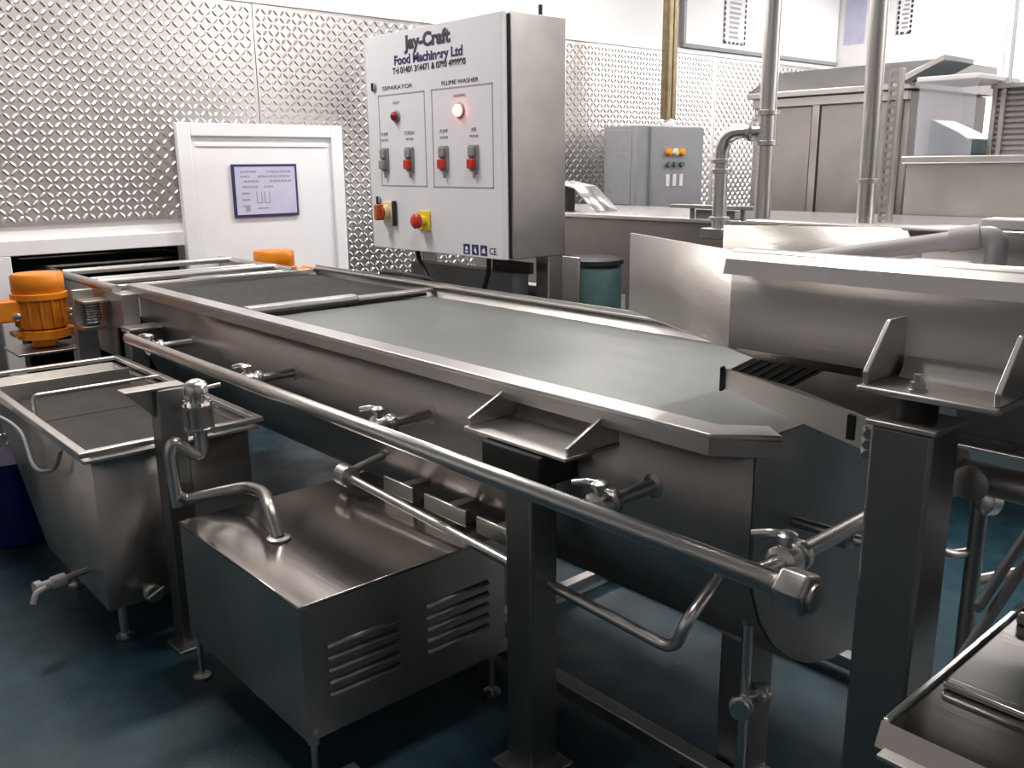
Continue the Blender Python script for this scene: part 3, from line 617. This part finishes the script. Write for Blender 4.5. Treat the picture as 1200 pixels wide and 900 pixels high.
MB().lathe((CX-.042, 3.805, 1.275), (-1, 0, 0), [(.02, 0), (.038, .004), (.038, .022), (.030, .03), (.012, .034)], 22).build('stop_mushroom', RED, o)
for i, y in enumerate((3.467, 3.401, 3.336)):
    o = bx(CX-.001, CX, y-.025, y+.025, 1.126, 1.176).build('safety_sticker', NAVY, dr, smooth=0)
    b = MB()
    if i == 0: b.lathe((CX-.001, y, 1.155), (-1, 0, 0), [(.010, 0), (.010, .0006)], 12).box(CX-.0016, CX-.001, y-.012, y+.012, 1.134, 1.142)
    elif i == 1: b.prism([(CX-.001, y-.012, 1.14), (CX-.001, y, 1.168), (CX-.001, y+.004, 1.152), (CX-.001, y+.012, 1.152), (CX-.001, y-.004, 1.132)], (-.0006, 0, 0))
    else: b.prism([(CX-.001, y-.014, 1.138), (CX-.001, y+.014, 1.138), (CX-.001, y+.010, 1.156), (CX-.001, y-.004, 1.164)], (-.0006, 0, 0))
    b.build('sticker_mark', WHITE, o)
text('CE', .045, (XF, 3.268, 1.150), YD, ZU, INK, dr)
for pts, lab in (([(2.88, 4.02, 1.114), (2.87, 4.00, 1.06), (2.84, 3.88, .98), (2.80, 3.80, .93), (2.80, 3.78, .014)], 'black cable dropping from the underside of the control cabinet, farther of two'),
                 ([(2.88, 3.42, 1.114), (2.88, 3.42, 1.03), (2.87, 3.45, .95), (2.87, 3.45, .014)], 'black cable dropping from the underside of the control cabinet, nearer of two'),
                 ([(2.575, 3.92, 1.016), (2.59, 3.80, 1.02), (2.60, 3.66, 1.016), (2.66, 3.55, 1.0), (2.68, 3.50, .5)], 'loose black cable lying along the far rim of the flume')):
    tag(MB().tube(path(pts, .08), .013, 10).build('black_cable', BLACK), lab, 'cable', None)
jb2 = thing('cable_tray', (2.95, 3.5, .95), 'dark steel trunking box below the control cabinet', 'trunking')
bx(2.93, 3.04, 3.30, 4.16, .86, 1.03).build('trunking', GLAND, jb2, bevel=.004)
bx(2.97, 3.0, 3.22, 3.50, 1.03, 1.085).build('support_arm', BLACK, jb2, bevel=.003)

# ================================================================== FAR FLUME BENCH (behind)
f3 = thing('far_flume', (4.4, 2.8, 0), 'second long steel trough in the background behind the cabinet', 'trough')
FX = 4.0
bx(FX, FX+.9, .5, 4.9, .80, 1.235).build('trough_side', FAR, f3, bevel=.004)
bx(FX-.03, FX+.93, .5, 4.93, 1.235, 1.262).build('rim', POLISH, f3, bevel=.006)
for y in (.7, 2.4, 3.45, 4.7):
    bx(FX+.03, FX+.11, y, y+.08, 0, .80).build('leg', STEELV, f3, bevel=.004)
bx(FX+.02, FX+.05, .5, 4.9, .25, .32).build('side_rail', STEEL, f3, bevel=.003)
dm = thing('black_drum', (3.75, 3.55, 0), 'dark rounded drum low behind the flume rim, right of the cabinet', 'drum')
MB().lathe((3.72, 3.50, .001), (0, 0, 1), [(.15, 0), (.16, .02), (.16, .98), (.13, 1.02)], 24).build('drum_body', TEAL, dm)
MB().lathe((3.72, 3.50, 1.0), (0, 0, 1), [(.162, 0), (.17, .005), (.17, .03), (.12, .045)], 24).build('drum_lid', BLACK, dm)
pt = tag(bx(3.50, 3.515, 3.40, 3.72, .55, 1.06).build('polished_panel', POLISH, bevel=.003), 'upright bright steel panel standing just right of the cabinet leg', 'panel')

# small grey control box and brass column
gb = thing('control_box', (6.0, 5.2, 0), 'small grey control box with coloured buttons under the brass column', 'control box')
bx(5.75, 6.62, 4.95, 5.30, 1.18, 1.852).build('box_body', GREYBOX, gb, bevel=.006)
dr2 = bx(5.93, 6.61, 4.925, 4.95, 1.19, 1.845).build('box_door', GREYBOX, gb, bevel=.004)
bx(5.74, 5.752, 5.0, 5.26, 1.22, 1.82).build('side_cover', GLAND, gb, bevel=.003)
for i, x in enumerate((6.13, 6.22, 6.31)):
    MB().lathe((x, 4.925, 1.64), (0, -1, 0), [(.032, 0), (.032, .02), (.02, .03)], 14).build('lamp_button', ORANGE if i != 1 else CREAM, dr2)
    MB().lathe((x, 4.925, 1.54), (0, -1, 0), [(.024, 0), (.024, .02)], 14).build('push_button', TEAL, dr2)
    bx(x-.022, x+.022, 4.919, 4.925, 1.36, 1.46).build('legend_plate', WPLAST, dr2, bevel=.002)
for x in (5.83, 6.45):
    bx(x, x+.08, 5.10, 5.18, 0, 1.18).build('stand_leg', STEELV, gb)
bc = thing('brass_column', (6.4, 5.2, 1.86), 'brownish brass trunking column rising from the small grey control box', 'column')
bx(6.28, 6.335, 5.07, 5.13, 1.92, 3.70).build('trunking', BRASS, bc, bevel=.006)
bx(6.345, 6.40, 5.07, 5.13, 1.92, 3.70).build('trunking', BRASS, bc, bevel=.006)
bx(6.275, 6.405, 5.09, 5.14, 1.92, 3.70).build('back_strip', BRASS, bc, bevel=.002)
MB().lathe((6.34, 5.10, 1.853), (0, 0, 1), [(.06, 0), (.06, .03), (.035, .04), (.035, .07)], 18).build('gland', WPLAST, bc)

# vertical pipe with tee and elbow
vp = thing('supply_pipe', (3.6, 2.35, 1.26), 'upright steel supply pipe with clamped tee and elbow dropping to the far trough', 'pipe')
VX, VY = 3.6, 2.34
MB().cyl((VX, VY, .001), (VX, VY, 3.70), .037, 20).build('riser', POLISH, vp)
MB().tube(path([(VX, VY, 1.69), (VX, VY+.235, 1.69), (VX, VY+.235, 1.25)], .11), .034, 18).build('elbow_branch', POLISH, vp)
for z in (1.62, 1.75): MB().lathe((VX, VY, z), (0, 0, 1), [(.038, 0), (.052, .004), (.052, .022), (.038, .026)], 18).build('clamp_ring', POLISH, vp)
MB().lathe((VX, VY+.06, 1.69), (0, 1, 0), [(.036, 0), (.05, .004), (.05, .022), (.036, .026)], 18).build('clamp_ring', POLISH, vp)
for z in (1.50, 1.545, 1.28): MB().lathe((VX, VY+.235, z), (0, 0, 1), [(.036, 0), (.05, .004), (.05, .02), (.036, .024)], 18).build('clamp_ring', POLISH, vp)
bx(VX-.06, VX+.06, VY+.175, VY+.295, 1.2, 1.25).build('outlet_box', STEEL, vp, bevel=.004)
bx(VX-.05, FX-.031, VY-.02, VY+.02, 1.25, 1.262).build('pipe_stay', STEEL, vp)
lp = thing('leaning_pipe', (4.1, 2.06, 1.3), 'slightly tilted steel pipe upright in front of the grey hopper cabinet', 'pipe')
MB().tube([(4.06, 2.085, 1.262), (3.98, 2.06, 2.3), (3.88, 2.03, 3.70)], .040, 18).build('pipe', POLISH, lp)
MB().lathe((4.05, 2.08, 1.45), (0, 0, 1), [(.042, 0), (.052, .004), (.052, .02), (.042, .024)], 18).build('collar', STEEL, lp)
fs_ = thing('slotted_strut', (4.3, 2.12, 1.26), 'slotted upright steel strut right of the tilted pipe', 'strut')
b = MB().box(4.28, 4.30, 2.085, 2.095, 1.262, 1.97).box(4.28, 4.30, 2.125, 2.135, 1.262, 1.97)
for i in range(18): b.box(4.28, 4.30, 2.095, 2.125, 1.27+i*.04, 1.29+i*.04)
b.build('ladder_strip', STEELV, fs_)
bx(4.275, 4.305, 2.070, 2.083, 1.262, 1.97).build('bright_edge', POLISH, fs_, bevel=.002)

# lever bar near the elbow
lv = thing('lever_bar', (3.7, 2.75, 1.3), 'flat steel lever bar on the far trough, left of the elbow pipe', 'lever')
bx(3.95, 3.98, 2.62, 3.15, 1.315, 1.335).build('bar', STEEL, lv, bevel=.003)
for y in (2.70, 3.02): MB().cyl((3.98, y, 1.262), (3.98, y, 1.316), .014, 12).build('pivot', GLAND, lv)
bx(3.98, 4.2, 2.75, 3.0, 1.262, 1.31).build('guide_block', GLAND, lv, bevel=.004)

bs = thing('bent_guide', (3.9, 4.1, 1.3), 'small bright bent steel guide beside the right edge of the cabinet', 'guide')
MB().add([(4.05, 4.18, 1.44), (4.25, 4.18, 1.44), (4.25, 3.98, 1.41), (4.05, 3.98, 1.41), (4.05, 3.80, 1.272), (4.25, 3.80, 1.272)], [(0, 1, 2, 3), (3, 2, 5, 4)]).build('guide_plate', POLISH, bs, solid=.012)
bx(4.12, 4.18, 4.10, 4.16, 1.262, 1.43).build('guide_post', BLACK, bs)

# hopper cabinet
hp = thing('hopper_cabinet', (6.0, 3.1, 0), 'large grey hopper cabinet with sloping lid behind the upright pipes', 'cabinet')
bx(5.5, 6.6, 2.60, 3.68, .1, 1.96).build('cabinet_body', FAR, hp, bevel=.005)
for y0, y1 in ((2.64, 3.17), (3.24, 3.65)):
    bx(5.485, 5.50, y0, y1, .5, 1.90).build('door_panel', FAR, hp, bevel=.004)
bx(5.475, 5.50, 3.18, 3.23, .5, 1.93).build('mullion', STEELV, hp, bevel=.003)
bx(5.47, 5.50, 2.60, 3.68, 1.905, 1.96).build('head_rail', STEEL, hp, bevel=.004)
MB().prism([(5.44, 2.55, 1.965), (5.44, 2.55, 2.0), (5.75, 2.55, 2.15), (6.6, 2.55, 2.15), (6.6, 2.55, 1.965)], (0, 1.16, 0)).build('sloping_lid', STEEL, hp, bevel=.004)
MB().prism([(5.35, 2.36, 2.10), (5.35, 2.60, 1.99), (5.35, 2.60, 2.03), (5.35, 2.36, 2.13)], (.4, 0, 0)).build('side_flap', STEEL, hp, bevel=.003)
for x, y in ((5.55, 2.65), (6.5, 2.65), (5.55, 3.60), (6.5, 3.60)): bx(x, x+.06, y-.0, y+.06, 0, .1).build('foot', STEEL, hp)

# ledge machine at right with clear hood
lm = thing('peeler_housing', (5.1, 1.6, 0), 'long grey machine housing with flat ledge, at right behind the feed trough', 'housing')
bx(4.95, 5.7, .3, 2.33, .1, 1.535).build('housing_body', FAR, lm, bevel=.005)
bx(4.70+.22, 5.72, .3, 2.35, 1.535, 1.575).build('ledge', STEEL, lm, bevel=.006)
for x, y in ((4.98, .4), (5.6, .4), (4.98, 2.2), (5.6, 2.2)): bx(x, x+.06, y, y+.06, 0, .1).build('foot', STEEL, lm)
hd_ = thing('clear_hood', (5.3, 2.1, 1.575), 'clear plastic guard panel over a teal crate on the ledge', 'guard')
bx(5.02, 5.028, 2.03, 2.33, 1.576, 1.96).build('front_sheet', CLEAR, hd_)
bx(5.03, 5.55, 2.322, 2.33, 1.576, 1.96).build('side_sheet', CLEAR, hd_)
bx(5.0, 5.56, 2.02, 2.34, 1.96, 1.985).build('top_frame', WPLAST, hd_, bevel=.004)
ct = thing('teal_crate', (5.3, 2.2, 1.575), 'dark teal crate standing behind the clear guard', 'crate')
MB().prism([(5.12, 2.30, 1.577), (5.12, 2.09, 1.577), (5.12, 2.09, 1.66), (5.12, 2.15, 1.70), (5.12, 2.30, 1.77)], (.3, 0, 0)).build('crate_body', TEAL, ct, bevel=.006)
bx(5.11, 5.43, 2.08, 2.31, 1.576, 1.585).build('crate_base', BLACK, ct)
gr = thing('slatted_grille', (5.4, 1.7, 1.575), 'steel grille of horizontal slats on the ledge, right edge', 'grille')
for i in range(11):
    z = 1.60+i*.029
    bx(5.30, 5.32, 1.25, 2.05, z, z+.017).build('slat', FAR, gr, bevel=.002)
bx(5.31, 5.33, 1.25, 2.05, 1.576, 1.93).build('back_plate', GLAND, gr)
for y in (1.995, 2.04): bx(5.28, 5.31, y-.012, y+.012, 1.576, 1.95).build('stile', STEELV, gr, bevel=.002)
bx(5.27, 5.34, 1.25, 2.06, 1.92, 1.945).build('head_bar', FAR, gr, bevel=.002)
cd_ = thing('conduit_pair', (5.35, 2.02, 1.95), 'pair of thin upright conduits above the slatted grille', 'conduit')
for y in (2.0, 2.045): MB().cyl((5.35, y, 1.945), (5.35, y+.02, 3.70), .011, 10).build('conduit', WPLAST if y > 2.02 else GRYP, cd_)

# white board cladding and notices on the upper wall
bd = thing('wall_board', (8.5, 5.58, 2.62), 'large white board panel on the back wall above the tread plate', 'board')
bx(7.13, 9.88, 5.575, 5.60, 2.63, 3.66).build('board_face', WALLW, bd, bevel=.002)
bx(7.10, 9.89, 5.555, 5.60, 2.603, 2.64).build('board_frame', GLAND, bd, bevel=.003)
bx(7.09, 7.13, 5.555, 5.60, 2.64, 3.66).build('board_frame', GREYBOX, bd, bevel=.003)
def notice(name, c, wdt, z0, z1, wall, label):
    t = thing(name, (c[0], c[1], z0), label, 'notice', 'hanging notices on the white wall')
    def bb(u0, u1, a, b2, d0, d1):
        return (c[0]+u0, c[0]+u1, c[1]-d1, c[1]-d0, a, b2) if wall == 'b' else (c[0]-d1, c[0]-d0, c[1]+u0, c[1]+u1, a, b2)
    bx(*bb(-wdt/2, wdt/2, z0, z1, .001, .006)).build('sheet', PAPER, t)
    b = MB(); n = 9
    L = z1-z0
    m = int(L/.05)
    for i in range(m):
        for s in (-1, 1): b.box(*bb(s*wdt/2-.012, s*wdt/2+.012, z0+i*.05, z0+i*.05+.032, .006, .009))
    k = max(2, int(wdt/.06))
    for i in range(k): b.box(*bb(-wdt/2+i*wdt/k, -wdt/2+i*wdt/k+.035, z0-.006, z0+.018, .006, .009))
    tag(b.build('border_print', INK, t, smooth=0), kind='stuff')
    b = MB()
    for i in range(int(L/.045)):
        b.box(*bb(-wdt*.28, wdt*random.uniform(.05, .3), z0+.05+i*.045, z0+.07+i*.045, .006, .008))
    tag(b.build('text_print', GREYINK, t, smooth=0), kind='stuff')
notice('wall_notice', (7.91, 5.574), .34, 2.69, 3.4, 'b', 'tall notice with dashed black border on the white board, left of the upright pipe')
notice('wall_notice', (RX, 4.82), .14, 2.87, 3.4, 'r', 'narrow notice with dashed border on the right wall, beside the tilted pipe')
t = thing('wall_poster', (RX-.01, 5.35, 2.85), 'faint lilac notice sheet near the wall corner between the two upright pipes', 'notice')
bx(RX-.006, RX-.001, 5.26, 5.50, 2.82, 3.5).build('sheet', SIGNM, t)
